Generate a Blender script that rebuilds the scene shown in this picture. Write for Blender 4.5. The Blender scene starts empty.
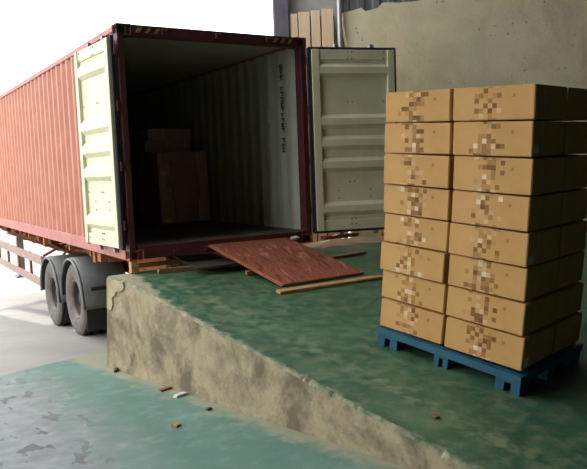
import bpy, bmesh, math, random
from mathutils import Vector, Matrix
random.seed(7)
SC = bpy.context.scene
COL = SC.collection
# ------------------------------------------------------------------ camera
F_PX, IW, IH = 697.98, 587.0, 469.0
CAM = Vector((-2.51365, -7.49002, 0.95844))
RX, RY, RZ = -0.0938458, 0.0367926, -0.5566110
ROT = Matrix.Rotation(RZ, 3, 'Z') @ Matrix.Rotation(RX, 3, 'X') @ Matrix.Rotation(RY, 3, 'Y')
right, fwd, up = ROT.col[0], ROT.col[1], ROT.col[2]
cd = bpy.data.cameras.new('camera')
cam = bpy.data.objects.new('camera', cd); COL.objects.link(cam)
m = Matrix.Identity(4)
for i in range(3):
    m[i][0], m[i][1], m[i][2], m[i][3] = right[i], up[i], -fwd[i], CAM[i]
cam.matrix_world = m
cd.sensor_fit = 'HORIZONTAL'; cd.sensor_width = 36.0; cd.lens = 36.0 * F_PX / IW
cd.clip_start = 0.05; cd.clip_end = 300
SC.camera = cam
# ------------------------------------------------------------------ light
wd = bpy.data.worlds.new('sky'); SC.world = wd; wd.use_nodes = True
bg = wd.node_tree.nodes['Background']
bg.inputs['Color'].default_value = (0.97, 0.985, 1.0, 1); bg.inputs['Strength'].default_value = 3.0
sd = bpy.data.lights.new('sun', 'SUN'); sd.energy = 5.5; sd.angle = math.radians(0.6); sd.color = (1.0, 0.95, 0.86)
sun = bpy.data.objects.new('sun', sd); COL.objects.link(sun)
sun_dir = Vector((0.80, 0.60, 0.42)).normalized()          # towards the sun
sun.rotation_euler = sun_dir.to_track_quat('Z', 'Y').to_euler(); sun.location = (20, 20, 15)
SC.view_settings.view_transform = 'Standard'; SC.view_settings.look = 'None'
SC.view_settings.gamma = 1; SC.view_settings.use_curve_mapping = False
SC.view_settings.exposure = 0.5

# ------------------------------------------------------------------ pixel helpers
def ray(px, py):
    return right * ((px - IW / 2) / F_PX) + fwd + up * ((IH / 2 - py) / F_PX)
def on(px, py, ax, val):
    d = ray(px, py); t = (val - CAM[ax]) / d[ax]; return CAM + d * t

# ------------------------------------------------------------------ materials
def hexc(r, g, b):
    f = lambda c: ((c / 255 + 0.055) / 1.055) ** 2.4 if c > 10 else c / 255 / 12.92
    return (f(r), f(g), f(b), 1)
class N:
    """small node-tree builder"""
    def __init__(s, name, rough=0.7, metal=0.0, spec=0.4):
        s.m = bpy.data.materials.new(name); s.m.use_nodes = True
        s.t = s.m.node_tree; s.b = s.t.nodes['Principled BSDF']
        s.b.inputs['Roughness'].default_value = rough; s.b.inputs['Metallic'].default_value = metal
        s.b.inputs['Specular IOR Level'].default_value = spec
        s.tc = s.t.nodes.new('ShaderNodeTexCoord')
    def n(s, typ, **kw):
        x = s.t.nodes.new(typ)
        for k, v in kw.items(): setattr(x, k, v)
        return x
    def l(s, a, b): s.t.links.new(a, b)
    def pos(s): return s.n('ShaderNodeNewGeometry').outputs['Position']
    def noise(s, scale, detail=4, rough=0.55, vec=None, stretch=None, dist=0):
        x = s.n('ShaderNodeTexNoise'); x.inputs['Scale'].default_value = scale
        x.inputs['Detail'].default_value = detail; x.inputs['Roughness'].default_value = rough; x.inputs['Distortion'].default_value = dist
        v = vec or s.tc.outputs['Object']
        if stretch:
            mp = s.n('ShaderNodeMapping'); mp.inputs['Scale'].default_value = stretch; s.l(v, mp.inputs['Vector']); v = mp.outputs['Vector']
        s.l(v, x.inputs['Vector']); return x.outputs['Fac']
    def ramp(s, fac, *stops):
        x = s.n('ShaderNodeValToRGB'); e = x.color_ramp.elements
        while len(e) < len(stops): e.new(0.5)
        for i, (p, c) in enumerate(stops):
            e[i].position = p; e[i].color = c if hasattr(c, '__len__') else (c, c, c, 1)
        s.l(fac, x.inputs['Fac']); return x.outputs['Color']
    def math(s, op, a, b=None, clamp=False):
        x = s.n('ShaderNodeMath', operation=op); x.use_clamp = clamp
        for i, v in enumerate((a, b)):
            if v is None: continue
            if isinstance(v, (int, float)): x.inputs[i].default_value = v
            else: s.l(v, x.inputs[i])
        return x.outputs[0]
    def mix(s, fac, a, b):
        x = s.n('ShaderNodeMix', data_type='RGBA')
        for sock, v in ((x.inputs[0], fac), (x.inputs[6], a), (x.inputs[7], b)):
            if isinstance(v, (int, float)): sock.default_value = v
            elif isinstance(v, (tuple, list)): sock.default_value = v
            else: s.l(v, sock)
        return x.outputs[2]
    def bump(s, h, strength=0.3, dist=0.02):
        x = s.n('ShaderNodeBump'); x.inputs['Strength'].default_value = strength; x.inputs['Distance'].default_value = dist
        s.l(h, x.inputs['Height']); s.l(x.outputs['Normal'], s.b.inputs['Normal'])
    def col(s, c):
        if isinstance(c, (tuple, list)): s.b.inputs['Base Color'].default_value = c
        else: s.l(c, s.b.inputs['Base Color'])
        return s.m
def mottled(name, c1, c2, scale=6, rough=0.7, metal=0.0, bump=0.0, detail=5, stretch=None, lo=0.35, hi=0.65, bscale=40, spec=0.4):
    k = N(name, rough, metal, spec)
    f = k.noise(scale, detail, 0.6, stretch=stretch)
    if bump: k.bump(k.noise(bscale, 4), bump, 0.01)
    return k.col(k.ramp(f, (lo, c1), (hi, c2)))

M = {}
M['red_out'] = mottled('hazed_red_paint', hexc(154, 92, 68), hexc(166, 106, 82), 3, 0.6, bump=0.05)  # paler than red oxide: veiling haze put into the paint colour
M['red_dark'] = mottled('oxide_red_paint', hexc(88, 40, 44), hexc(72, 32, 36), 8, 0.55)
M['red_side'] = mottled('oxide_red_rail', hexc(150, 88, 82), hexc(166, 104, 96), 6, 0.6)
M['casting'] = mottled('rusty_casting', hexc(186, 104, 66), hexc(150, 80, 58), 14, 0.7)
M['inner'] = mottled('grey_green_inner_paint', hexc(184, 186, 166), hexc(170, 174, 156), 2.5, 0.6)
M['cream'] = mottled('cream_door_paint', hexc(206, 204, 172), hexc(193, 191, 156), 3, 0.5)
M['gasket'] = mottled('black_rubber_gasket', hexc(28, 28, 32), hexc(40, 40, 44), 20, 0.6)
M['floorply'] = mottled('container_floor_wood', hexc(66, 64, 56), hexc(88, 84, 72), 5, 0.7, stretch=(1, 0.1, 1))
M['steel'] = mottled('galvanised_steel', hexc(150, 150, 148), hexc(120, 122, 122), 9, 0.45, 0.5)
M['yellow'] = mottled('yellow_hazard_paint', hexc(166, 130, 66), hexc(140, 106, 54), 20, 0.6)
M['black'] = mottled('black_hazard_and_hole_shade', hexc(30, 26, 28), hexc(44, 38, 38), 20, 0.6)
M['tire'] = mottled('dusty_tyre_rubber', hexc(80, 76, 70), hexc(100, 96, 88), 7, 0.85, bump=0.15)
M['tread'] = mottled('tyre_tread_rubber', hexc(44, 42, 40), hexc(62, 58, 54), 9, 0.85)
M['rim'] = mottled('dusty_wheel_rim', hexc(84, 72, 60), hexc(102, 90, 76), 8, 0.6)
M['hub'] = mottled('dark_hub_and_dish_shade', hexc(40, 36, 34), hexc(58, 52, 48), 8, 0.7)
M['fender'] = mottled('grey_fender', hexc(84, 86, 82), hexc(100, 101, 96), 5, 0.55)
M['rust'] = mottled('orange_rust_primer', hexc(158, 96, 50), hexc(116, 68, 42), 7, 0.75, bump=0.1)
M['guard'] = mottled('pale_pink_grey_rail', hexc(150, 124, 112), hexc(132, 108, 98), 7, 0.65)
M['flap'] = mottled('black_mud_flap', hexc(24, 24, 24), hexc(38, 38, 36), 9, 0.7)
M['pallet'] = mottled('blue_plastic', hexc(28, 86, 106), hexc(22, 74, 94), 5, 0.45)
M['wood'] = mottled('pale_softwood', hexc(186, 150, 96), hexc(160, 122, 74), 5, 0.75, stretch=(1, 12, 12), bump=0.1)
M['wood_dark'] = mottled('weathered_wood', hexc(150, 112, 70), hexc(118, 84, 54), 5, 0.8, stretch=(1, 12, 12), bump=0.1)
M['wood_red'] = mottled('reddish_scrap_board', hexc(140, 78, 58), hexc(112, 58, 46), 5, 0.8, stretch=(1, 10, 10))
M['sheet'] = mottled('dull_steel_sheet', hexc(66, 66, 60), hexc(84, 82, 74), 6, 0.5, 0.3)
M['white'] = mottled('white_plastic', hexc(200, 198, 192), hexc(186, 184, 180), 6, 0.5)
M['chip'] = mottled('dark_wood_chip', hexc(84, 58, 44), hexc(60, 42, 34), 20, 0.8)
M['column'] = mottled('purple_grey_steel', hexc(84, 78, 92), hexc(104, 98, 110), 6, 0.6)
M['pipe'] = mottled('pale_metal_pipe', hexc(196, 198, 196), hexc(176, 178, 178), 6, 0.35, 0.3)
M['board'] = mottled('pale_tan_board', hexc(226, 204, 172), hexc(210, 186, 152), 3, 0.7, stretch=(6, 6, 0.4))
M['grey_panel'] = mottled('pale_grey_panel', hexc(176, 174, 168), hexc(160, 158, 152), 3, 0.7)
M['cladding'] = mottled('grey_sheet_cladding', hexc(120, 122, 124), hexc(100, 102, 106), 3, 0.5)
M['roof'] = mottled('dull_roof_sheet', hexc(84, 86, 86), hexc(70, 72, 72), 2, 0.7)
M['backwall'] = mottled('dim_warehouse_wall', hexc(64, 64, 62), hexc(54, 54, 52), 1, 0.9)
M['tape'] = mottled('brown_packing_tape', hexc(170, 140, 96), hexc(160, 130, 88), 5, 0.3)
M['paper'] = mottled('pale_paper_label', hexc(206, 204, 194), hexc(190, 188, 178), 12, 0.6)
M['print'] = mottled('faded_black_lettering', hexc(38, 40, 42), hexc(60, 62, 62), 30, 0.7)
M['carton_dark'] = mottled('aged_brown_carton', hexc(176, 162, 148), hexc(164, 150, 136), 4, 0.8)
M['carton_mid'] = mottled('darker_brown_carton', hexc(156, 142, 130), hexc(144, 132, 120), 4, 0.8)

def mat_carton():
    k = N('brown_corrugated_carton', 0.75, 0, 0.25)
    f = k.noise(3, 4)
    g = k.noise(60, 2, stretch=(1, 1, 0.05))
    c = k.ramp(f, (0.3, hexc(174, 133, 78)), (0.7, hexc(188, 147, 90)))
    k.bump(g, 0.05, 0.004)
    return k.col(c)
def mat_carton_print():
    """carton face with coarse brown block print down its middle and a small code mark"""
    k = N('printed_carton_face', 0.75, 0, 0.25)
    base = k.ramp(k.noise(3, 4), (0.3, hexc(174, 133, 78)), (0.7, hexc(188, 147, 90)))
    sp = k.n('ShaderNodeSeparateXYZ'); k.l(k.tc.outputs['Object'], sp.inputs[0])
    rnd = k.n('ShaderNodeObjectInfo').outputs['Random']
    cell = 0.036
    iy = k.math('FLOOR', k.math('DIVIDE', sp.outputs['Y'], cell)); iz = k.math('FLOOR', k.math('DIVIDE', sp.outputs['Z'], cell))
    cb = k.n('ShaderNodeCombineXYZ'); k.l(k.math('ADD', iy, 0.37), cb.inputs[0]); k.l(k.math('ADD', iz, 0.71), cb.inputs[1]); k.l(k.math('MULTIPLY', rnd, 91.7), cb.inputs[2])
    wn = k.n('ShaderNodeTexWhiteNoise', noise_dimensions='3D'); k.l(cb.outputs[0], wn.inputs['Vector'])
    w2 = k.n('ShaderNodeSeparateColor'); k.l(wn.outputs['Color'], w2.inputs[0])
    d = k.math('MULTIPLY', k.math('ABSOLUTE', k.math('ADD', k.math('MULTIPLY', iy, cell), -0.01)), 1 / 0.15)
    prob = k.math('MULTIPLY', k.math('SUBTRACT', 1.0, d, clamp=True), 0.9)
    mask = k.math('LESS_THAN', w2.outputs[0], prob)
    tone = k.ramp(w2.outputs[1], (0.0, hexc(92, 58, 26)), (0.35, hexc(140, 100, 54)), (0.62, hexc(166, 126, 78)), (0.9, hexc(196, 164, 120)), (1.0, hexc(214, 196, 168)))
    c = k.mix(k.math('MULTIPLY', mask, 0.9), base, tone)
    # small code mark near the upper right corner of the face
    dy = k.math('ABSOLUTE', k.math('ADD', sp.outputs['Y'], 0.165)); dz = k.math('ABSOLUTE', k.math('ADD', sp.outputs['Z'], -0.05))
    mk = k.math('MULTIPLY', k.math('LESS_THAN', dy, 0.012), k.math('LESS_THAN', dz, 0.012))
    mk2 = k.math('GREATER_THAN', k.noise(90, 1), 0.47)
    c = k.mix(k.math('MULTIPLY', k.math('MULTIPLY', mk, mk2), 0.8), c, hexc(120, 84, 48))
    return k.col(c)
M['carton'] = mat_carton(); M['carton_print'] = mat_carton_print()

def mat_green():
    k = N('worn_green_floor_paint', 0.5, 0, 0.3)
    P = k.pos()
    a = k.noise(1.6, 6, 0.65, vec=P); b = k.noise(9, 5, 0.6, vec=P); c3 = k.noise(40, 3, 0.6, vec=P)
    g = k.ramp(a, (0.3, hexc(42, 76, 56)), (0.55, hexc(58, 94, 68)), (0.75, hexc(88, 116, 88)))
    g = k.mix(k.math('MULTIPLY', k.ramp(b, (0.46, 0.0), (0.68, 1.0)), 0.6), g, hexc(108, 114, 86))
    g = k.mix(k.math('MULTIPLY', k.ramp(b, (0.28, 1.0), (0.42, 0.0)), 0.5), g, hexc(30, 58, 42))
    sp = k.n('ShaderNodeSeparateXYZ'); k.l(P, sp.inputs[0]); X, Y = sp.outputs['X'], sp.outputs['Y']
    X0, Y0 = k.math('ADD', X, .283), k.math('SUBTRACT', Y, .163)
    v = k.math('ADD', k.math('MULTIPLY', X0, .98952), k.math('MULTIPLY', Y0, .14437)); u = k.math('SUBTRACT', k.math('MULTIPLY', X0, .14437), k.math('MULTIPLY', Y0, .98952))
    wide = k.math('ADD', .05, k.math('MULTIPLY', k.math('SUBTRACT', 1.0, k.math('MULTIPLY', u, .7), clamp=True), .34))
    bare = k.math('MULTIPLY', k.math('ADD', k.math('SUBTRACT', wide, v), k.math('MULTIPLY', k.math('SUBTRACT', b, .5), .3)), 12, clamp=True)
    g = k.mix(k.math('MULTIPLY', bare, .8), g, k.ramp(c3, (.3, hexc(136, 130, 104)), (.7, hexc(168, 160, 132))))
    worn = k.math('MULTIPLY', k.math('SUBTRACT', .13, k.math('ABSOLUTE', k.math('SUBTRACT', v, k.math('ADD', .30, k.math('MULTIPLY', a, .3))))), 10, clamp=True)
    g = k.mix(k.math('MULTIPLY', k.math('MULTIPLY', worn, k.ramp(b, (.42, 0.0), (.6, 1.0))), .4), g, hexc(120, 130, 100))
    k.bump(c3, 0.15, 0.01)
    k.l(k.ramp(b, (0.3, 0.35), (0.7, 0.7)), k.b.inputs['Roughness'])
    return k.col(g)
M['green'] = mat_green()
def mat_edge():
    k = N('rubbed_ramp_edge', 0.8, 0, 0.3)
    P = k.pos(); b = k.noise(7, 6, 0.65, vec=P)
    g = k.ramp(b, (0.36, hexc(74, 96, 74)), (0.52, hexc(120, 122, 96)), (0.7, hexc(150, 142, 116)))
    k.bump(k.noise(30, 4, vec=P), 0.3, 0.02)
    return k.col(g)
M['edge'] = mat_edge()
def mat_concrete(name, c1, c2, stain, s=2.2, green=None, ps=34):
    k = N(name, 0.85, 0, 0.25)
    P = k.pos()
    a = k.noise(s, 7, 0.65, vec=P, dist=0.4); b = k.noise(s * 4, 5, 0.6, vec=P); c3 = k.noise(26, 5, 0.65, vec=P)
    c = k.ramp(b, (0.3, c1), (0.7, c2))
    c = k.mix(k.math('MULTIPLY', k.ramp(a, (0.44, 0.0), (0.6, 1.0)), 0.8), c, stain)
    pits = k.ramp(k.noise(ps, 2, 0.5, vec=P), (0.70, 0.0), (0.74, 1.0))
    c = k.mix(k.math('MULTIPLY', pits, 0.7), c, tuple(0.35 * x for x in stain[:3]) + (1,))
    if green: c = k.mix(k.math('MULTIPLY', k.ramp(k.noise(0.8, 4, vec=P), (0.5, 0.0), (0.7, 1.0)), 0.5), c, green)
    k.bump(k.math('ADD', c3, k.math('MULTIPLY', pits, -1.5)), 0.35, 0.02)
    return k.col(c)
M['ramp_side'] = mat_concrete('stained_ramp_concrete', hexc(138, 126, 98), hexc(158, 145, 116), hexc(84, 75, 60), 2.3)
M['patch'] = mat_concrete('pale_patch_mortar', hexc(152, 141, 113), hexc(166, 154, 126), hexc(124, 113, 90), 3)
M['wall_conc'] = mat_concrete('pitted_wall_plaster', hexc(226, 216, 180), hexc(236, 226, 190), hexc(208, 194, 156), 0.9, hexc(206, 208, 172), 11)

def mat_ground():
    k = N('yard_concrete_with_worn_green_paint', 0.7, 0, 0.3)
    P = k.pos(); sp = k.n('ShaderNodeSeparateXYZ'); k.l(P, sp.inputs[0])
    X, Y = sp.outputs['X'], sp.outputs['Y']
    n1 = k.noise(1.3, 6, 0.65, vec=P); n2 = k.noise(6, 5, 0.6, vec=P); n3 = k.noise(30, 4, 0.6, vec=P)
    conc = k.ramp(n1, (0.3, hexc(122, 120, 116)), (0.7, hexc(140, 138, 132)))
    grey = k.ramp(n2, (0.3, hexc(106, 110, 110)), (0.7, hexc(132, 136, 136)))
    gre = k.ramp(n1, (0.3, hexc(66, 98, 86)), (0.7, hexc(92, 122, 112)))
    gre = k.mix(k.math('MULTIPLY', k.ramp(n2, (0.52, 0.0), (0.75, 1.0)), 0.5), gre, hexc(124, 138, 128))
    # paint area: y below the line through (-1.32,0.72) and (0.02,1.15); fades to bare grey where x < about -1.3
    line = k.math('ADD', k.math('MULTIPLY', X, 0.32), k.math('SUBTRACT', 1.143, Y))
    pm = k.math('MULTIPLY', k.math('ADD', line, k.math('MULTIPLY', k.math('SUBTRACT', n3, 0.5), 0.1)), 14, clamp=True)
    gx = k.math('ADD', X, k.math('ADD', 1.05, k.math('MULTIPLY', k.math('SUBTRACT', n1, 0.5), 1.2)))
    gm = k.math('ADD', k.math('MULTIPLY', gx, 1.6), 0.5, clamp=True)
    paint = k.mix(gm, grey, gre)
    # dusty strip along the foot of the ramp
    dst = k.math('ADD', k.math('MULTIPLY', k.math('ADD', X, 0.283), 0.98952), k.math('MULTIPLY', k.math('SUBTRACT', Y, 0.163), 0.14437))
    dm = k.math('MULTIPLY', k.math('ADD', dst, k.math('ADD', 0.02, k.math('MULTIPLY', n2, 0.38))), 6, clamp=True)
    paint = k.mix(k.math('MULTIPLY', dm, 0.7), paint, hexc(146, 142, 114))
    # damp footprints on the bare part
    wet = k.math('MULTIPLY', k.ramp(k.noise(7, 3, 0.5, vec=P, stretch=(1, 0.5, 1)), (0.58, 0.0), (0.62, 1.0)), k.math('SUBTRACT', 1.0, gm))
    paint = k.mix(k.math('MULTIPLY', wet, 0.75), paint, hexc(66, 72, 72))
    inner = k.math('MULTIPLY', k.math('SUBTRACT', k.math('MULTIPLY', k.math('SUBTRACT', n1, .5), 2.0), k.math('ADD', Y, 4.0)), 1.0, clamp=True)   # darker green inside the hall: light falloff put into the colour, less bounce
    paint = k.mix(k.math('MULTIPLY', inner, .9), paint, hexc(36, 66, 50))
    c = k.mix(pm, conc, paint)
    k.bump(n3, 0.12, 0.01)
    return k.col(c)
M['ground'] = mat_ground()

def mat_ply():
    k = N('red_brown_plywood_face', 0.5, 0, 0.4)
    a = k.noise(2.2, 5, 0.6, stretch=(2.4, 0.8, 1), dist=3.0); b = k.noise(7, 5, 0.6, stretch=(5, 1, 1), dist=0.8)
    c = k.ramp(a, (0.36, hexc(112, 56, 42)), (0.47, hexc(164, 96, 72)), (0.53, hexc(130, 68, 50)), (0.64, hexc(190, 128, 98)))
    c = k.mix(k.math('MULTIPLY', k.ramp(b, (0.45, 0.0), (0.7, 1.0)), 0.5), c, hexc(96, 44, 36))
    return k.col(c)
M['ply'] = mat_ply()
M['ply_edge'] = mottled('plywood_edge_layers', hexc(176, 112, 68), hexc(140, 84, 50), 3, 0.7, stretch=(0.3, 0.3, 90))

# ------------------------------------------------------------------ mesh helpers
def bx(bm, x0, x1, y0, y1, z0, z1, mi=0):
    vs = [bm.verts.new((x, y, z)) for z in (z0, z1) for y in (y0, y1) for x in (x0, x1)]
    fs = []
    for q in ((0, 2, 3, 1), (4, 5, 7, 6), (0, 1, 5, 4), (2, 6, 7, 3), (0, 4, 6, 2), (1, 3, 7, 5)):
        f = bm.faces.new([vs[i] for i in q]); f.material_index = mi; fs.append(f)
    return fs
def bar(bm, a, b, w, h, mi=0, upv=(0, 0, 1)):
    a, b = Vector(a), Vector(b); d = (b - a).normalized(); u = Vector(upv)
    s = d.cross(u)
    if s.length < 1e-4: s = d.cross(Vector((1, 0, 0)))
    s.normalize(); u = s.cross(d).normalized()
    vs = [bm.verts.new(p + s * i * w / 2 + u * j * h / 2) for p in (a, b) for j in (-1, 1) for i in (-1, 1)]
    for q in ((0, 2, 3, 1), (4, 5, 7, 6), (0, 1, 5, 4), (2, 6, 7, 3), (0, 4, 6, 2), (1, 3, 7, 5)):
        bm.faces.new([vs[i] for i in q]).material_index = mi
def cyl(bm, a, b, r, n=14, mi=0, r2=None):
    a, b = Vector(a), Vector(b); d = (b - a).normalized()
    s = d.cross(Vector((0, 0, 1)));
    if s.length < 1e-4: s = Vector((1, 0, 0))
    s.normalize(); t = d.cross(s); r2 = r if r2 is None else r2
    A = [bm.verts.new(a + (s * math.cos(2 * math.pi * i / n) + t * math.sin(2 * math.pi * i / n)) * r) for i in range(n)]
    B = [bm.verts.new(b + (s * math.cos(2 * math.pi * i / n) + t * math.sin(2 * math.pi * i / n)) * r2) for i in range(n)]
    for i in range(n):
        f = bm.faces.new((A[i], A[(i + 1) % n], B[(i + 1) % n], B[i])); f.smooth = True; f.material_index = mi
    bm.faces.new(A[::-1]).material_index = mi; bm.faces.new(B).material_index = mi
def lathe_x(bm, prof, n=40):
    """prof: (x, r, mat) around the x axis"""
    rings = []
    for x, r, mi in prof:
        rings.append([bm.verts.new((x, r * math.cos(2 * math.pi * i / n), r * math.sin(2 * math.pi * i / n))) for i in range(n)])
    for k in range(len(rings) - 1):
        for i in range(n):
            f = bm.faces.new((rings[k][i], rings[k][(i + 1) % n], rings[k + 1][(i + 1) % n], rings[k + 1][i]))
            f.material_index = prof[k + 1][2]; f.smooth = True
def mesh(name, bm, mats, bevel=0.0):
    if bevel:
        bmesh.ops.bevel(bm, geom=list(bm.edges), offset=bevel, segments=1, affect='EDGES', clamp_overlap=True)
    bmesh.ops.recalc_face_normals(bm, faces=list(bm.faces))
    me = bpy.data.meshes.new(name); bm.to_mesh(me); bm.free()
    for x in (mats if isinstance(mats, (list, tuple)) else [mats]): me.materials.append(M[x])
    return me
def obj(name, me, parent=None, loc=None, mat=None):
    o = bpy.data.objects.new(name, me); COL.objects.link(o)
    if parent: o.parent = parent
    if loc is not None: o.location = loc
    if mat is not None: o.matrix_world = mat
    return o
def part(name, bm, mats, parent=None, bevel=0.0, **kw): return obj(name, mesh(name, bm, mats, bevel), parent, **kw)
def boxp(name, parent, mats, *d, bevel=0.004):
    bm = bmesh.new(); bx(bm, *d); return part(name, bm, mats, parent, bevel)
def tag(o, label, cat, group=None, kind=None):
    o['label'] = label; o['category'] = cat
    if group: o['group'] = group
    if kind: o['kind'] = kind
    return o
def struct(o, label):
    o['label'] = label; o['kind'] = 'structure'; return o
def empty(name, loc=(0, 0, 0), mat=None):
    o = bpy.data.objects.new(name, None); COL.objects.link(o); o.empty_display_size = 0.2
    if mat is not None: o.matrix_world = mat
    else: o.location = loc
    return o
def prism(bm, pts, y0, y1, mi=0):
    """pts in x,z; extruded along y"""
    A = [bm.verts.new((x, y0, z)) for x, z in pts]; B = [bm.verts.new((x, y1, z)) for x, z in pts]; n = len(pts)
    bm.faces.new(A).material_index = mi; bm.faces.new(B[::-1]).material_index = mi
    for i in range(n): bm.faces.new((A[i], B[i], B[(i + 1) % n], A[(i + 1) % n])).material_index = mi

# ================================================================== SETTING
def gz(y):
    if y < 2.2: return -1.174 - 0.045 * y
    if y < 11: return -1.273 - 0.072 * (y - 2.2)
    return -1.907
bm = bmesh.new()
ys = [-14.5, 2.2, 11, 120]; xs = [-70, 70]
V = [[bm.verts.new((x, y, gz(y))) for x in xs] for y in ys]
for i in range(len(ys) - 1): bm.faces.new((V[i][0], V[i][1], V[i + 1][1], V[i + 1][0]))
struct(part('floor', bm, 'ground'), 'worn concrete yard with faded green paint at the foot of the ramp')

# loading ramp -------------------------------------------------------------
B0 = Vector((-0.283, 0.163)); DV = Vector((0.14437, -0.98952)); PV = Vector((0.98952, 0.14437))
PROF = [(0, -.135), (.25, -.14), (.5, -.152), (.8, -.18), (1.1, -.225), (1.6, -.315), (2.2, -.414), (3.2, -.572), (4.3, -.744), (5.4, -.916), (6.4, -1.03)]
def rz(u):
    for (a, za), (b, zb) in zip(PROF, PROF[1:]):
        if u <= b: return za + (zb - za) * (u - a) / (b - a)
    return PROF[-1][1]
def ramp_uv(x, y):
    q = Vector((x, y)) - B0; return q.dot(DV), q.dot(PV)
def ramp_z(x, y): return rz(max(0, ramp_uv(x, y)[0]))
bm = bmesh.new()
n = 200; rows = []
for i in range(n + 1):
    u = 6.4 * i / n
    z = rz(u)
    j1 = 0.008 * random.random() + (0.016 * random.random() if random.random() < 0.12 else 0)
    j2 = 0.05 + 0.03 * math.sin(u * 3.1) + 0.02 * random.random()
    u0 = u; u = u0 + .14 * (1 - u0 / 6.4); z = rz(u)
    c = B0 + DV * u; cb_ = B0 + DV * u0; cm_ = B0 + DV * ((u + u0) / 2)
    g = gz(cb_.y) - 0.05
    rnd = 0.06 * max(0, 1 - u / 0.08) if u < 0.08 else 0
    P = [(0, g), (0.0, (z + g) / 2), (0.004, z - 0.02 - j1 - rnd), (0.012 + j1, z - j1 * 0.4 - rnd * 0.4), (0.03 + j1, z), (1.5, z), (14.0, z)]
    rows.append([bm.verts.new((q.x + PV.x * v, q.y + PV.y * v, zz)) for q, (v, zz) in zip([cb_, cm_] + [c] * 5, P)])
for a, b in zip(rows, rows[1:]):
    for k in range(6):
        f = bm.faces.new((a[k], a[k + 1], b[k + 1], b[k])); f.material_index = (0, 0, 1, 1, 2, 2)[k]; f.smooth = k >= 4
bm.faces.new(rows[0][::-1]).material_index = 0
ramp = struct(part('loading_ramp', bm, ['ramp_side', 'edge', 'green']), 'green painted concrete loading ramp with stained bare side wall')
# mortar patch at the corner of the side wall
bm = bmesh.new()
pts = [(0.0, -.02), (.0, -.36), (.10, -.37), (.14, -.30), (.13, -.22), (.19, -.19), (.22, -.14), (.33, -.13), (.40, -.08), (.38, -.02)]
A = []; Bv = []
for u, dz in pts:
    c = B0 + DV * (u + 0.16 + dz * .13); z = rz(u) + dz
    A.append(bm.verts.new((c.x - PV.x * 0.012, c.y - PV.y * 0.012, z))); Bv.append(bm.verts.new((c.x + PV.x * 0.02, c.y + PV.y * 0.02, z)))
bm.faces.new(A)
for i in range(len(pts)): bm.faces.new((A[i], Bv[i], Bv[(i + 1) % len(pts)], A[(i + 1) % len(pts)]))
part('mortar_patch', bm, 'patch', ramp)

# wall behind the right hand door -----------------------------------------
YW = 1.95                      # the wall runs from the column, turning slightly towards the camera on the right
WP = Vector((on(281, 20, 1, YW).x, YW, 0)); WA = math.radians(-27)
WD = Vector((math.cos(WA), math.sin(WA), 0)); WN = Vector((-WD.y, WD.x, 0))
def wpt(px, py):
    """pixel -> (distance along the wall, height)"""
    d = ray(px, py); t = (WP - CAM).dot(WN) / d.dot(WN); q = CAM + d * t
    return (q - WP).dot(WD), q.z
def wx(px, py=20): return wpt(px, py)[0]
def wz(px, py): return wpt(px, py)[1]
WM = Matrix.Translation(WP) @ Matrix.Rotation(WA, 4, 'Z')
bm = bmesh.new()
x0 = wx(343); x1 = 12.0
top = []
rr = random.Random(3)
xx = x0
while xx < x1:
    t = (xx - x0)
    base = wz(343, 11) + min(t, 1.6) * 0.11
    top.append((xx, base + rr.uniform(-.05, .05)))
    xx += rr.uniform(.05, .22) if t < 3 else .6
top.append((x1, top[-1][1]))
left = [(x0 + rr.uniform(0, .06), z) for z in [-.6 + .25 * i for i in range(16)] if z < top[0][1] - .05]
prism(bm, left + top + [(x1, -1.3), (x0, -1.3)], 0, 0.22)
struct(part('wall_back', bm, 'wall_conc', mat=WM), 'pitted plastered concrete wall with ragged top behind the open door')
bm = bmesh.new(); pts = []
xx = wx(290)
while xx < 12: pts += [(xx, 0), (xx + .1, 0), (xx + .13, .03), (xx + .22, .03)]; xx += .25
for (a, b) in zip(pts, pts[1:]):
    bm.faces.new([bm.verts.new((a[0], .3 - a[1], 2.7)), bm.verts.new((b[0], .3 - b[1], 2.7)), bm.verts.new((b[0], .3 - b[1], 7.2)), bm.verts.new((a[0], .3 - a[1], 7.2))])
struct(part('wall_upper', bm, 'cladding', mat=WM), 'grey corrugated sheet cladding above the ragged concrete wall')
# steel column beside the opening
xa, xb = wx(274), wx(288.5)
col = empty('steel_column', mat=WM @ Matrix.Translation(((xa + xb) / 2, .1, -.3)))
w = (xb - xa) / 2
boxp('web', col, 'column', -.012, .012, -.1, .1, 0, 7.4, bevel=0)
boxp('flange', col, 'column', -w, w, -.13, -.1, 0, 7.4)
boxp('flange', col, 'column', -w, w, .1, .13, 0, 7.4)
tag(col, 'purple grey steel column at the edge of the dock opening', 'column')
# pale boards between column and pipe
pl = empty('board_partition', mat=WM @ Matrix.Translation((wx(291), 0, -.25)))
px_edges = [(290.5, 297.5), (298.6, 309.8), (311.2, 320.2), (321.6, 333.5)]
for i, (a, b) in enumerate(px_edges):
    zt = wz((a + b) / 2, 13.6 - i * 1.7)
    boxp('board', pl, 'board', wx(a) - wx(291), wx(b) - wx(291), 0.0, .05, 0, zt + .25)
boxp('backing_board', pl, 'chip', 0.0, wx(335) - wx(291), .052, .07, 0, wz(312, 12) + .2)
tag(pl, 'pale tan vertical boards between steel column and metal pipe', 'partition')
gp = boxp('wall_panel', None, 'grey_panel', wx(289.5), wx(341), .16, .2, -.2, 7.1, bevel=0); gp.matrix_world = WM
struct(gp, 'pale grey wall panel above the tan boards')
bm = bmesh.new(); xp = (wx(336) + wx(342)) / 2; cyl(bm, (xp, -.06, -.25), (xp, -.06, 7.0), (wx(342) - wx(336)) / 2 * .8, 16)
pp = empty('wall_pipe', mat=WM); part('pipe', bm, 'pipe', pp)
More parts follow.
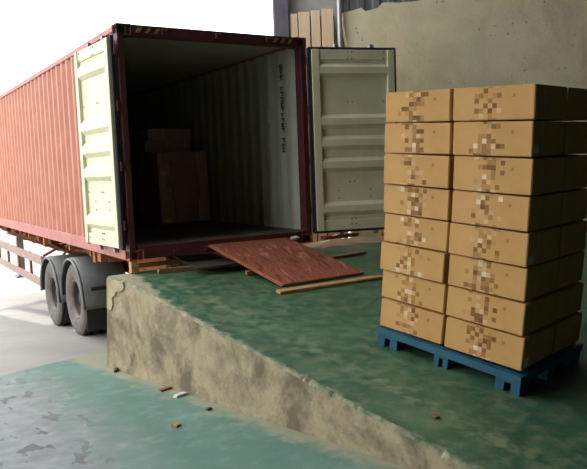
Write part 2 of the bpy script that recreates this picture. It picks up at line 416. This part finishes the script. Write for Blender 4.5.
for z in (1.0, 2.75, 4.4): boxp('pipe_clamp', pp, 'steel', xp - .07, xp + .07, -.12, 0, z, z + .04)
tag(pp, 'pale metal pipe running up the wall beside the boards', 'pipe')

# warehouse shell: roof overhead, closed behind the camera and on the right, open to the yard on the left
RZT, XL = 7.2, -9.0
bm = bmesh.new()
for d in ((XL, 2.75, -14.5, -1.2), (2.75, 13.2, -14.5, YW + .3)): bx(bm, *d, RZT, RZT + .1)  # unseen roof; stepped front edge shaped to let sky onto the doors
struct(part('ceiling', bm, 'roof'), 'grey sheet roof over the loading dock')
struct(boxp('wall_rear', None, 'backwall', XL, 13.2, -14.6, -14.5, -1.6, RZT, bevel=0), 'dim warehouse wall behind the camera')
struct(boxp('wall_left_blocker', None, 'backwall', XL, XL + .2, -14.5, -4.6, -1.6, RZT, bevel=0), 'added dim wall on the left, out of view, blocking daylight')  # unseen wall added to keep daylight off the carton ends
struct(boxp('wall_right', None, 'backwall', 13.0, 13.2, -14.5, YW, -1.6, RZT, bevel=0), 'dim warehouse wall on the right')

# ================================================================== CONTAINER
W, H, L = 2.438, 2.591, 12.19
ct = empty('shipping_container', (0, 0, 0))
tag(ct, 'red forty foot shipping container with both rear doors open on a trailer', 'container')
def corrugated(name, xo, sgn, z0, z1, mats):
    """side sheet along y; outer skin at xo, sgn = outward direction"""
    pts = []; y = 0.20
    while y < L - .25:
        pts += [(y, 0), (y + .072, 0), (y + .140, -.036), (y + .210, -.036)]; y += .278
    pts.append((L - .2, 0))
    bm = bmesh.new()
    for off, mi in ((0, 0), (-.004, 1)):
        vs = [(bm.verts.new((xo + sgn * (d + off), yy, z0)), bm.verts.new((xo + sgn * (d + off), yy, z1))) for yy, d in pts]
        for a, b in zip(vs, vs[1:]): bm.faces.new((a[0], b[0], b[1], a[1])).material_index = mi
    me = bpy.data.meshes.new(name); bm.to_mesh(me); bm.free()
    for x in mats: me.materials.append(M[x])
    return obj(name, me, ct)
corrugated('side_wall', .01, -1, .15, 2.53, ['red_out', 'inner'])
rsw = corrugated('side_wall', W - .01, 1, .15, 2.53, ['red_out', 'inner'])
boxp('bottom_side_rail', ct, 'red_side', 0, .06, .15, L - .15, 0.0, .16)
boxp('bottom_side_rail', ct, 'red_side', W - .06, W, .15, L - .15, 0.0, .16)
boxp('top_side_rail', ct, 'red_side', 0, .06, .15, L - .15, 2.52, 2.585)
boxp('top_side_rail', ct, 'red_side', W - .06, W, .15, L - .15, 2.52, 2.585)
boxp('roof_panel', ct, 'inner', .03, W - .03, .05, L - .05, 2.545, 2.565)
boxp('front_wall', ct, 'inner', .03, W - .03, L - .12, L - .06, .05, 2.55)
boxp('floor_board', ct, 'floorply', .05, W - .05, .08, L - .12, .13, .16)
for i in range(10):
    boxp('cross_member', ct, 'red_dark', .05, W - .05, .55 + i * 1.2, .6 + i * 1.2, .02, .13)
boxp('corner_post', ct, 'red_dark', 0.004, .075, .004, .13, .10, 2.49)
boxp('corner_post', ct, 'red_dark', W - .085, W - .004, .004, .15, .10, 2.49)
boxp('corner_post', ct, 'red_side', 0.004, .08, L - .15, L - .004, .10, 2.49)
boxp('corner_post', ct, 'red_side', W - .08, W - .004, L - .15, L - .004, .10, 2.49)
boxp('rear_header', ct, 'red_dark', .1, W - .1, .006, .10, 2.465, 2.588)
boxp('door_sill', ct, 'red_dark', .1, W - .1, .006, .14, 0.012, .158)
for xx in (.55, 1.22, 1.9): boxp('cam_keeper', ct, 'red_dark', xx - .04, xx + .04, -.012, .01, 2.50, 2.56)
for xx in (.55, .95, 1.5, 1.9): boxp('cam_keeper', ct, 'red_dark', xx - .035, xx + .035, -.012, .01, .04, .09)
def casting_mesh():
    bm = bmesh.new(); bx(bm, 0, .162, 0, .178, 0, .118)
    bm.faces.ensure_lookup_table()
    fs = [f for f in bm.faces if abs(f.normal.z) < .5 or True]
    bm.normal_update()
    for f in list(bm.faces):
        if abs(f.normal.z) > .5: continue
        r = bmesh.ops.inset_individual(bm, faces=[f], thickness=.034)
        nrm = f.normal.copy()
        for v in f.verts: v.co -= nrm * .03
        f.material_index = 1  # black recess face stands in for the shade inside the hole
    return mesh('corner_casting', bm, ['casting', 'black'])
cm = casting_mesh()
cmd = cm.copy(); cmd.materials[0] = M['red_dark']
for x in (0, W - .162):
    for y in (0, L - .178):
        obj('corner_casting', cm, ct, (x, y, 0)); obj('corner_casting', cmd, ct, (x, y, H - .118))
# hazard stripes on the header near both ends
def stripe(xc, mi):
    bm = bmesh.new(); a = .03
    prism(bm, [(xc - a, 2.505), (xc + a * .5, 2.505), (xc + a * 1.9, 2.565), (xc + a * .4, 2.565)], -.001, .007)
    return part('hazard_stripe', bm, mi, ct)
for i in range(5):
    stripe(.24 + i * .052, 'yellow' if i % 2 == 0 else 'black'); stripe(W - .20 - .26 + i * .052, 'yellow' if i % 2 == 0 else 'black')
# lettering and notice on the inside of the right wall
ln = empty('wall_lettering'); ln.parent = ct
zz = 2.33; rr = random.Random(11)
while zz > 1.18:
    hgt = rr.uniform(.03, .055)
    if rr.random() < .8:
        bm = bmesh.new(); xw = W - .052
        y0 = .52
        bar(bm, (xw, y0, zz), (xw, y0 + .07, zz), .004, .016, upv=(0, 0, 1))
        bar(bm, (xw, y0 + rr.choice((.0, .06)), zz), (xw, y0 + .035, zz - hgt), .004, .016, upv=(0, 1, 0))
        if rr.random() < .6: bar(bm, (xw, y0, zz - hgt), (xw, y0 + .07, zz - hgt), .004, .014, upv=(0, 0, 1))
        part('letter', bm, 'print', ln)
    zz -= hgt + .025
boxp('notice_label', ct, 'paper', W - .056, W - .052, .86, .95, 1.60, 1.77, bevel=0)

# doors --------------------------------------------------------------------
RIDGES = (2.19, 1.545, 1.275, .995, .43)
rivet_bm = bmesh.new(); bmesh.ops.create_uvsphere(rivet_bm, u_segments=8, v_segments=5, radius=.011)
RIVET = {c: None for c in ('cream',)}
RIVET['cream'] = mesh('rivet', rivet_bm, 'steel')
def door(hx, hy, ang, s, dw=1.165, g=.013):
    """hinge at the origin, leaf along +X, visible inner face towards s*Y"""
    d = empty('door', (hx, hy, 0)); d.rotation_euler = (0, 0, math.radians(ang)); d.parent = ct
    z0, z1 = .13, 2.46
    Y = lambda a: s * a
    def bp(name, mat, x0, x1, ya, yb, za, zb, bev=.004):
        a, b = sorted((Y(ya), Y(yb))); return boxp(name, d, mat, x0, x1, a, b, za, zb, bevel=bev)
    bp('outer_skin', 'red_out', .02, dw - .02, -.02, -.005, z0 + .02, z1 - .02)
    bp('stile', 'cream', .025, .12, -.004, .045, z0 + .02, z1 - .02)
    bp('stile', 'cream', dw - .12, dw - .025, -.004, .045, z0 + .02, z1 - .02)
    # ridged panel
    prof = [(z0 + .02, .03), (z0 + .14, .03), (z0 + .15, .012)]
    for zc in sorted(RIDGES):
        prof += [(zc - .10, .006), (zc - .045, .046), (zc + .035, .046), (zc + .085, .006)]
    prof += [(z1 - .15, .012), (z1 - .14, .03), (z1 - .02, .03)]
    bm = bmesh.new()
    vs = [(bm.verts.new((.12, Y(o), z)), bm.verts.new((dw - .12, Y(o), z))) for z, o in prof]
    for a, b in zip(vs, vs[1:]): bm.faces.new((a[0], a[1], b[1], b[0]))
    part('ridged_panel', bm, 'cream', d)
    # gasket frame
    bp('gasket', 'gasket', -.03 if s < 0 else -.012, .025, -.022, .018, z0, z1, .006); bp('gasket', 'gasket', dw - .025, dw - .002 + g, -.022, .018, z0, z1, .006)
    bp('gasket', 'gasket', -.012, dw - .004 + g, -.022, .018, z1 - .022, z1 + g, .006); bp('gasket', 'gasket', -.012, dw - .004 + g, -.022, .018, z0 - g, z0 + .022, .006)
    for z in (.22, .29, .77, 2.33, 2.41, 1.79, 1.10):
        off = .030 if (z < .3 or z > 2.3) else .007
        if z == 1.10: continue
        for xx in (.50, .56, dw - .17):
            obj('rivet', RIVET['cream'], d, (xx, Y(off), z))
    for z in (.56, .66):
        for xx in (.34, .78): obj('rivet', RIVET['cream'], d, (xx, Y(.007), z))
    for xx in (.38, .86):
        bm = bmesh.new(); cyl(bm, (xx, Y(-.05), z0 - .06), (xx, Y(-.05), z1 + .06), .017, 10)
        bx(bm, xx - .03, xx + .03, min(Y(-.07), Y(-.03)), max(Y(-.07), Y(-.03)), z1 + .02, z1 + .055)
        bx(bm, xx - .03, xx + .03, min(Y(-.07), Y(-.03)), max(Y(-.07), Y(-.03)), z0 - .055, z0 - .02)
        part('locking_bar', bm, 'steel', d)
    for z in (.35, 1.0, 1.65, 2.25):
        bp('hinge', 'red_dark', -.03, .05, -.035, -.012, z, z + .11)
    return d
door(W + .006, -.045, -16.5, -1)
door(-.06, .015, 92.8, 1, g=-.018)

# ================================================================== TRAILER
tr = empty('trailer_chassis', (W / 2, 2.4, gz(2.4)))
tag(tr, 'rusty orange container trailer chassis with grey fenders and dusty twin wheels', 'trailer')
TI = Matrix.Translation(tr.location).inverted()
def tp(name, bm, mats, bevel=0, parent=None):
    me = mesh(name, bm, mats, bevel)
    o = obj(name, me, parent or tr)
    if parent is None: me.transform(TI)
    return o
def tbox(name, mats, *d, bevel=.004):
    bm = bmesh.new(); bx(bm, *d); return tp(name, bm, mats, bevel)
for xc in (.72, W - .72):
    bm = bmesh.new()
    for za, zb, hw in ((-.42, -.40, .07), (-.40, -.055, .008), (-.055, -.035, .07)): bx(bm, xc - hw, xc + hw, .75, 11.6, za, zb)
    tp('main_beam', bm, 'rust')
for y in (1.2, 2.0, 3.1, 4.4, 5.2, 6.0, 6.8, 7.6, 8.4, 9.2, 10.2):
    tbox('cross_beam', 'rust', .12, W - .12, y - .035, y + .035, -.13, -.04)
for y in (4.6, 5.6, 6.6, 7.6, 8.6):
    for xe, xi in ((.1, .66), (W - .1, W - .66)):
        bm = bmesh.new(); bar(bm, (xi, y, -.36), (xe, y + .1, -.10), .05, .05); tp('outrigger_brace', bm, 'rust')
        bm = bmesh.new(); bar(bm, (xe, y - .35, -.08), (xi, y + .45, -.40), .05, .06); tp('diagonal_brace', bm, 'rust')
for y in (1.25, 10.6):
    tbox('twist_lock_bolster', 'rust', .02, W - .02, y - .07, y + .07, -.12, -.012)
for y in (4.5, 1.62): tbox('hanger_bracket', 'rust', .06, .16, y - .05, y + .05, -.17, -.01)
# side guards
for s, xg in ((1, .04), (-1, W - .04)):
    for za, zb in ((-.50, -.35), (-.88, -.74)):
        tbox('guard_rail', 'guard', xg - .015, xg + .015, 4.62, 9.6, za, zb)
    for y in (4.66, 5.75, 6.85, 7.95, 9.0):
        tbox('guard_post', 'rust', min(xg + s * .018, xg + s * .058), max(xg + s * .018, xg + s * .058), y - .04, y + .04, -.86, -.36)
    bm = bmesh.new(); bar(bm, (xg + s * .05, 4.75, -.36), (xg + s * .6, 4.75, -.10), .04, .04); tp('guard_strut', bm, 'rust')
    bm = bmesh.new(); bar(bm, (xg + s * .05, 5.2, -.82), (xg + s * .62, 5.5, -.40), .03, .03); tp('guard_strut', bm, 'rust')
# landing legs and spare wheel carrier
for xc in (.5, W - .5):
    bm = bmesh.new(); bx(bm, xc - .07, xc + .07, 8.9, 9.04, -1.2, -.1); bx(bm, xc - .13, xc + .13, 8.84, 9.10, -1.24, -1.2); tp('landing_leg', bm, 'steel')
# wheels
R_T = .525
def wheel_parts():
    bm = bmesh.new()
    prof = [(.05, .27, 0), (.03, .275, 0), (.012, .30, 0), (-.004, .36, 0), (-.006, .42, 0), (.002, .47, 0), (.018, .505, 0), (.032, .515, 0), (.034, R_T, 1),
            (.075, R_T, 1), (.078, R_T - .014, 1), (.088, R_T - .014, 1), (.091, R_T, 1), (.130, R_T, 1), (.133, R_T - .014, 1), (.143, R_T - .014, 1), (.146, R_T, 1),
            (.185, R_T, 1), (.188, R_T - .014, 1), (.198, R_T - .014, 1), (.201, R_T, 1), (.238, R_T, 1), (.242, .515, 0), (.26, .50, 0), (.275, .44, 0), (.275, .34, 0), (.25, .27, 0)]
    lathe_x(bm, prof, 48); tire = mesh('tyre', bm, ['tire', 'tread'])
    bm = bmesh.new()
    lathe_x(bm, [(.25, .27, 0), (.05, .272, 0), (.022, .285, 0), (.018, .275, 0), (.03, .255, 0), (.06, .24, 0), (.17, .225, 1), (.18, .14, 1), (.15, .12, 1)], 40); rim = mesh('rim', bm, ['rim', 'hub'])  # dark hub colour on the dish stands in for shade in the recess
    bm = bmesh.new()
    lathe_x(bm, [(.16, .13, 0), (.125, .125, 0), (.10, .11, 0), (.095, .085, 0), (.08, .075, 0), (.075, .0001, 0)], 24)
    for i in range(10):
        a = 2 * math.pi * i / 10; cyl(bm, (.158, .165 * math.cos(a), .165 * math.sin(a)), (.128, .165 * math.cos(a), .165 * math.sin(a)), .016, 6)
    hub = mesh('hub', bm, 'hub')
    return tire, rim, hub
TIRE, RIM, HUB = wheel_parts()
AX = [(2.52, gz(2.52) + R_T - .006), (3.90, gz(3.90) + R_T - .006)]
for y, z in AX:
    bm = bmesh.new(); cyl(bm, (.3, y, z), (W - .3, y, z), .06, 14); tp('axle', bm, 'hub')
    for x, s in ((.0, 1), (.31, 1), (W, -1), (W - .31, -1)):
        w = obj('wheel', TIRE, tr, Vector((x, y, z)) - tr.location)
        if s < 0: w.rotation_euler = (0, 0, math.pi)
        obj('rim', RIM, w)
        if x in (0.0, W): obj('hub', HUB, w)
def fender(xa, xb, y, z, s):
    bm = bmesh.new(); rad = .61
    path = [(y + rad * .98, z - .02)] + [(y + rad * math.cos(math.radians(a)), z + rad * .98 * math.sin(math.radians(a))) for a in range(8, 176, 8)] + [(y - rad - .01, z + .02), (y - rad - .012, z - .06)]
    nx = [xa + (xb - xa) * t for t in (0, .06, .94, 1)]; dr = [-.03, 0, 0, -.03]
    def ring(q, off):
        yy, zz = q; v = Vector((yy - y, zz - z)); ln = v.length; v.normalize()
        return [bm.verts.new((x, y + v.x * (ln + d + off), z + v.y * (ln + d + off))) for x, d in zip(nx, dr)]
    O = [ring(q, 0) for q in path]; I = [ring(q, -.012) for q in path]
    for G in (O, I):
        for a, b in zip(G, G[1:]):
            for k in range(3): f = bm.faces.new((a[k], a[k + 1], b[k + 1], b[k])); f.smooth = True
    for a, b, c, d in zip(O, O[1:], I, I[1:]):
        bm.faces.new((a[0], b[0], d[0], c[0])); bm.faces.new((a[3], c[3], d[3], b[3]))
    for e in (0, -1):
        for k in range(3): bm.faces.new((O[e][k], O[e][k + 1], I[e][k + 1], I[e][k]))
    o = tp('fender', bm, 'fender')
    # rolled rim along the outer edge
    xo = xa if s > 0 else xb
    bm = bmesh.new(); rings = []
    for q in path:
        v = Vector((q[0] - y, q[1] - z)).normalized()
        rings.append([bm.verts.new((xo + .02 * math.cos(a), q[0] + v.x * (.02 * math.sin(a) - .025), q[1] + v.y * (.02 * math.sin(a) - .025))) for a in [k * math.pi / 4 for k in range(8)]])
    for a, b in zip(rings, rings[1:]):
        for k in range(8): bm.faces.new((a[k], a[(k + 1) % 8], b[(k + 1) % 8], b[k])).smooth = True
    me = mesh('rolled_rim', bm, 'fender'); me.transform(TI); obj('rolled_rim', me, o)
for y, z in AX:
    fender(-.03, .62, y, z, 1); fender(W - .62, W + .03, y, z, -1)
for xa in (.0, W - .6):
    tbox('mud_flap', 'flap', xa, xa + .6, AX[0][0] - .60, AX[0][0] - .585, gz(1.8) + .12, AX[0][1] - .02)
    tbox('fender_bracket', 'gasket', xa + .05, xa + .62, AX[0][0] - .70, AX[0][0] - .62, AX[0][1] + .20, AX[0][1] + .25)

# ================================================================== PALLET OF CARTONS ON THE RAMP
NEAR = Vector((1.495, -4.102, 0)); FAR = Vector((1.191, -2.862, 0))
NEAR.z, FAR.z = ramp_z(NEAR.x, NEAR.y) + .001, ramp_z(FAR.x, FAR.y) + .001
nrm = Vector((.156 * DV.x, .156 * DV.y, 1)).normalized()
PY = (FAR - NEAR).normalized(); PX = PY.cross(nrm).normalized(); PZ = PX.cross(PY)
def pmat(x, y, z):
    o = NEAR + PX * x + PY * y + PZ * z
    q = Matrix.Identity(4)
    for i in range(3): q[i][0], q[i][1], q[i][2], q[i][3] = PX[i], PY[i], PZ[i], o[i]
    return q
pal = empty('plastic_pallet', mat=pmat(0, 0, 0))
tag(pal, 'blue plastic pallet with notched feet under the cartons on the ramp', 'pallet')
PL, PWD = 1.31, 1.10
bm = bmesh.new()
bx(bm, -.02, PWD, -.005, PL + .015, .10, .135)
for (xa, xb, ya, yb) in ((-.02, .02, -.005, PL + .015), (PWD - .04, PWD, -.005, PL + .015), (.02, PWD - .04, -.005, .035), (.02, PWD - .04, PL - .025, PL + .015)):
    bx(bm, xa, xb, ya, yb, .135, .158)
part('deck', bm, 'pallet', pal)
for i in range(12):
    boxp('deck_slat', pal, 'pallet', .03 + i * .087, .03 + i * .087 + .065, .04, PL - .03, .136, .157, bevel=.002)
def foot_mesh(l):
    bm = bmesh.new(); n0, n1 = l * .36, l * .64
    bx(bm, 0, .16, 0, n0, 0, .10); bx(bm, 0, .16, n1, l, 0, .10); bx(bm, 0, .16, n0, n1, .075, .10); bx(bm, .11, .16, n0, n1, 0, .075)
    return mesh('foot', bm, 'pallet', 0)
FM, FM2 = foot_mesh(.2), foot_mesh(.13)
for x in (0, .46, PWD - .18):
    obj('foot', FM, pal, (x, 0, 0)); obj('foot', FM2, pal, (x, .615, 0)); obj('foot', FM, pal, (x, PL - .2, 0))
ORD = ['topmost', 'second from top', 'third from top', 'fourth from top', 'fifth from top', 'sixth from top', 'seventh from top', 'bottom']
def carton_mesh(dx, dy, dz, mats=('carton', 'carton_print')):
    bm = bmesh.new(); fs = bx(bm, -dx / 2, dx / 2, -dy / 2, dy / 2, -dz / 2, dz / 2)
    bmesh.ops.bevel(bm, geom=list(bm.edges), offset=.006, segments=2, affect='EDGES')
    bm.normal_update()
    for f in bm.faces:
        if f.normal.x < -.95: f.material_index = 1
    return mesh('carton', bm, list(mats))
# layer boundaries measured at the near and far ends of the leaning stack (pallet coordinates: y, z), from the top down
BN = [(.222, 2.252), (.176, 2.002), (.152, 1.74), (.127, 1.468), (.112, 1.208), (.09, .953), (.068, .692), (.037, .44), (.01, .176)]
BF = [(1.503, 2.122), (1.466, 1.873), (1.440, 1.627), (1.418, 1.376), (1.400, 1.132), (1.386, .890), (1.365, .65), (1.34, .409), (1.302, .160)]
GAP = [.868, .842, .806, .776, .766, .752, .732, .706, .69]
def bz(k, y): return BN[k][1] + (BF[k][1] - BN[k][1]) * (y - BN[k][0]) / (BF[k][0] - BN[k][0])
rr = random.Random(21)
jn = [-.006, .012, .0, .006, -.006, .004, .0, .004]
for i in range(8):
    yn, yf, yg = (BN[i][0] + BN[i + 1][0]) / 2, (BF[i][0] + BF[i + 1][0]) / 2, (GAP[i] + GAP[i + 1]) / 2
    tilt = math.atan(((BN[i][1] - BF[i][1]) + (BN[i + 1][1] - BF[i + 1][1])) / 2 / (yf - yn))
    for word, ya, yb in (('right', yn + jn[i], yg - .014), ('left', yg + .014, yf + jn[i])):
        yc, ln = (ya + yb) / 2, yb - ya
        zt, zb = bz(i, yc), bz(i + 1, yc)
        zc, ch = (zt + zb) / 2, zt - zb - .012
        dx = rr.uniform(-.012, .012)
        rot = Matrix.Rotation(-tilt, 4, 'X') @ Matrix.Rotation(rr.uniform(-.012, .012), 4, 'Z')
        c = obj('carton', carton_mesh(.53, ln, ch), None, mat=pmat(.032 + dx + .265, yc, zc) @ rot)
        extra = ', labelled end' if word == 'right' and i in (1, 4, 7) else ''
        tag(c, f'brown printed carton, {ORD[i]} of the {word} column on the blue pallet{extra}', 'carton', 'cartons on the blue pallet')
        if word == 'right':
            boxp('packing_tape', c, 'tape', -.13, -.085, -ln / 2 - .0012, -ln / 2 + .001, -ch / 2 + .02, ch / 2 - .02, bevel=0)
            if i in (1, 4, 7): boxp('paper_label', c, 'paper', -.235, -.165, -ln / 2 - .0022, -ln / 2 + .001, -.105, -.04, bevel=0)
        b = obj('carton', carton_mesh(.5, ln, ch), None, mat=pmat(.032 + .265 + .53, yc, zc) @ Matrix.Rotation(-tilt, 4, 'X'))
        tag(b, f'brown carton, {ORD[i]} behind the {word} front column of the blue pallet', 'carton', 'cartons in the hidden far row of the pallet')

# ================================================================== THINGS ON THE PLATFORM
def plank(name, a, b, w, t, mat, label, cat='plank', group=None, lift=0.0):
    ax, ay = a; bxx, by = b
    za, zb = ramp_z(ax, ay) + t / 2 + lift + .002, ramp_z(bxx, by) + t / 2 + lift + .002
    A, Bq = Vector((ax, ay, za)), Vector((bxx, by, zb)); ln = (Bq - A).length; d = (Bq - A).normalized()
    nz = Vector((.15 * DV.x, .15 * DV.y, 1)).normalized() if ramp_uv(ax, ay)[0] > .9 else Vector((0, 0, 1))
    yv = nz.cross(d).normalized(); zv = d.cross(yv)
    q = Matrix.Identity(4); c = (A + Bq) / 2
    for i in range(3): q[i][0], q[i][1], q[i][2], q[i][3] = d[i], yv[i], zv[i], c[i]
    bm = bmesh.new(); bx(bm, -ln / 2, ln / 2, -w / 2, w / 2, -t / 2, t / 2)
    o = part(name, bm, mat, None, .003, mat=q)
    return tag(o, label, cat, group)
def xy(px, py, z=None):
    q = on(px, py, 2, -.15)
    for _ in range(8): q = on(px, py, 2, ramp_z(q.x, q.y) + .015)
    return (q.x, q.y)
plank('wood_plank', xy(278, 288.8), xy(381, 274.8), .085, .03, 'wood', 'pale wooden plank lying along the foot of the plywood sheet')
plank('wood_plank', xy(158, 272), xy(246, 264.5), .075, .05, 'wood_dark', 'weathered wooden plank on the platform left of the plywood sheet')
plank('wood_plank', xy(326, 258), xy(364, 252), .07, .03, 'wood_dark', 'short wooden plank beyond the right edge of the plywood sheet')
plank('wood_block', xy(246, 273), xy(255, 272), .05, .05, 'wood_dark', 'small wooden block under the left edge of the plywood', 'block')
plank('wood_board', xy(134, 267), xy(180, 262), .09, .045, 'wood_dark', 'brown timber under the container sill at the platform corner')
# block under the corner casting
bm = bmesh.new(); bx(bm, -.045, .045, -.045, .035, 0, .128)
q = part('wood_block', bm, 'wood', None, .004, loc=(.05, .03, -.134))
tag(q, 'pale wooden block wedged under the left rear corner of the container', 'block')
plank('scrap', xy(434, 416), xy(439, 415.5), .04, .015, 'wood_red', 'tiny reddish scrap near the ramp edge below the pallet', 'scrap')
# scraps behind the open door
plank('scrap_board', (3.45, 1.25), (4.15, 1.33), .12, .05, 'wood_red', 'reddish scrap board on the floor under the open right door', 'board')
plank('scrap_board', (4.35, .98), (5.1, .72), .14, .06, 'wood', 'pale scrap board behind the cartons near the concrete wall', 'board')
plank('scrap_board', (4.3, .42), (5.0, .36), .09, .03, 'wood_red', 'thin reddish strip on the floor between open door and cartons', 'board')
# dusty mortar spill under the door: low irregular slab
bm = bmesh.new(); rr = random.Random(5); ctr = Vector((3.3, .72)); ring = []
for i in range(22):
    a = 2 * math.pi * i / 22; r_ = 1 + rr.uniform(-.18, .18); ring.append((ctr.x + 1.0 * r_ * math.cos(a), ctr.y + .36 * r_ * math.sin(a)))
T = [bm.verts.new((x, y, ramp_z(x, y) + .008)) for x, y in ring]; Bt = [bm.verts.new((x + (x - ctr.x) * .05, y + (y - ctr.y) * .05, ramp_z(x, y) - .002)) for x, y in ring]
bm.faces.new(T)
for i in range(22): bm.faces.new((T[i], Bt[i], Bt[(i + 1) % 22], T[(i + 1) % 22]))
tag(part('mortar_spill', bm, 'patch'), 'pale dusty mortar spill on the floor under the open right door', 'spill')
# grey sheet lying under the plywood's left side
bm = bmesh.new()
sp = [on(173, 256, 2, -.085), on(214, 253, 2, -.085), on(238, 263, 2, -.085), on(197, 268, 2, -.085)]
c = sum(sp, Vector()) / 4
zz = [ramp_z(v.x, v.y) for v in sp]
tv = [bm.verts.new((v.x - c.x, v.y - c.y, .004)) for v in sp]; bv = [bm.verts.new((v.x - c.x, v.y - c.y, -.004)) for v in sp]
bm.faces.new(tv); bm.faces.new(bv[::-1])
for i in range(4): bm.faces.new((tv[i], bv[i], bv[(i + 1) % 4], tv[(i + 1) % 4]))
tag(part('steel_sheet', bm, 'sheet', loc=(c.x, c.y, -.088)), 'dull grey sheet beside the plywood resting on the weathered plank', 'sheet')

# plywood bridging sheet
def on_ramp(px, py, lift):
    q = on(px, py, 2, -.25)
    for _ in range(12): q = on(px, py, 2, ramp_z(q.x, q.y) + lift)
    return q
BL, BR, TL, TR = on_ramp(282, 284.5, .03), on_ramp(364, 272, .03), on(208, 244.5, 1, -.035), on(288, 238.5, 1, -.035)
TR = TL + (BR - BL) * ((TR - TL).length / (BR - BL).length); TR.y = min(TR.y, -.02)
ply = empty('plywood_sheet', BL)
tag(ply, 'red brown plywood sheet sloping from the container sill to the ramp', 'plywood')
pn = (BR - BL).cross(TL - BL).normalized()
for i, (za, zb, ins) in enumerate(((-.024, -.0125, 0.0), (-.012, .0, .012))):
    bm = bmesh.new()
    qs = [BL + (BR - BL) * (ins * 1.2), BR, TR, TL + (TR - TL) * (ins * 1.2)]
    lo = [bm.verts.new(q - BL + pn * za) for q in qs]; hi = [bm.verts.new(q - BL + pn * zb) for q in qs]
    bm.faces.new(hi).material_index = 0; bm.faces.new(lo[::-1]).material_index = 1
    for k in range(4): bm.faces.new((lo[k], lo[(k + 1) % 4], hi[(k + 1) % 4], hi[k])).material_index = 1
    part('ply_panel', bm, ['ply', 'ply_edge'], ply)
pv = BL + (BR - BL) * .93 + (TL - BL) * .84
bm = bmesh.new(); bmesh.ops.create_icosphere(bm, subdivisions=2, radius=.05, matrix=Matrix.Diagonal((1.3, .8, .5, 1)))
for v in bm.verts: v.co += Vector((random.uniform(-.006, .006), random.uniform(-.006, .006), random.uniform(-.004, .004)))
w = part('crumpled_paper', bm, 'white', loc=pv + Vector((0, 0, .055)))
tag(w, 'small crumpled white paper at the top right of the plywood', 'paper')

# scraps on the yard floor
def chip(px, py, lx, ly, lz, ang, mat, label):
    q = on(px, py, 2, -1.15)
    for _ in range(8): q = on(px, py, 2, gz(q.y) + lz / 2)
    bm = bmesh.new(); bx(bm, -lx / 2, lx / 2, -ly / 2, ly / 2, 0, lz)
    for v in bm.verts: v.co.x *= random.uniform(.7, 1.1); v.co.y *= random.uniform(.6, 1.1)
    o = part('scrap', bm, mat, None, .002, loc=(q.x, q.y, gz(q.y) + .001)); o.rotation_euler = (0, 0, ang)
    tag(o, label, 'scrap')
chip(116, 370, .03, .14, .03, -.5, 'chip', 'dark sliver of wood by the corner of the ramp')
chip(166, 389, .14, .05, .02, .2, 'wood_red', 'brown bark scrap against the foot of the ramp')
chip(180, 395, .13, .06, .025, .3, 'white', 'white plastic scrap at the foot of the ramp')
chip(176, 425, .05, .10, .02, .3, 'wood_dark', 'small pale wood scrap alone on the green paint')
chip(209, 409, .05, .04, .02, .1, 'chip', 'tiny crumb of rubble beside the ramp foot')

# ================================================================== INSIDE THE CONTAINER
FZ = .16
def stack_pallet(x0, x1, y0, y1, label):
    e = empty('wooden_pallet', ((x0 + x1) / 2, y0, FZ + .001)); w = (x1 - x0) / 2
    for i in range(4):
        yy = (y1 - y0) * i / 3.3; boxp('deck_board', e, 'wood_dark', -w, w, yy, yy + .09, .02, .032)
    for xx in (-w, -.03, w - .06): boxp('bearer', e, 'wood_dark', xx, xx + .06, 0, y1 - y0, 0, .02)
    tag(e, label, 'pallet')
stack_pallet(1.36, 2.30, 2.62, 3.2, 'low wooden pallet under the front carton stack inside the container')
seams = [(0.12, .62), (.25, .62), (.17, .66), (.26, .66), (.29, .62), (.30, .62)]   # from the top, share of the width (second = right seam)
CH = .181; xs0, xs1 = 1.42, 2.25
DM = ['carton_dark', 'carton_dark']; MM = ['carton_mid', 'carton_mid']
ORD6 = ['top', 'second', 'third', 'fourth', 'fifth', 'bottom']
for i in range(6):
    lay = 5 - i; dx = -.02 * (lay / 5)
    a, b = seams[i]; b += .14
    e = [xs0 + dx, xs0 + dx + (xs1 - xs0) * a, xs0 + dx + (xs1 - xs0) * b, xs1 + dx]
    for j, wd_ in enumerate(('left', 'middle', 'right')):
        me = carton_mesh(e[j + 1] - e[j] - .006, .55, CH - .003, DM if j != 1 else MM)
        o = obj('carton', me, None, (((e[j] + e[j + 1]) / 2), 2.92, FZ + .034 + CH * (lay + .5)))
        tag(o, f'{wd_} carton in the {ORD6[i]} layer of the front stack inside the container', 'carton', 'front carton stack inside the container')
        if j == 0 and i in (1, 5): boxp('paper_label', o, 'paper', -.07, .03, -.278, -.2745, -.07, -.02, bevel=0)
CH2 = .19
for lay in range(8):
    x0_, x1_ = (1.50, 2.24) if lay != 6 else (1.44, 2.22)
    for j in range(2):
        xa = x0_ + (x1_ - x0_) * (0 if j == 0 else .42); xb = x0_ + (x1_ - x0_) * (.42 if j == 0 else 1)
        me = carton_mesh(xb - xa - .006, .55, CH2 - .003, DM)
        o = obj('carton', me, None, ((xa + xb) / 2, 3.52, FZ + .002 + CH2 * (lay + .5)))
        if lay >= 6: lb = f"{'left' if j == 0 else 'right'} carton in the {'top' if lay == 7 else 'second'} layer of the taller stack deep inside the container"
        else: lb = f"{'left' if j == 0 else 'right'} carton, layer {('one', 'two', 'three', 'four', 'five', 'six')[lay]} up from the floor, rear stack inside the container"
        tag(o, lb, 'carton', 'taller rear carton stack inside the container')
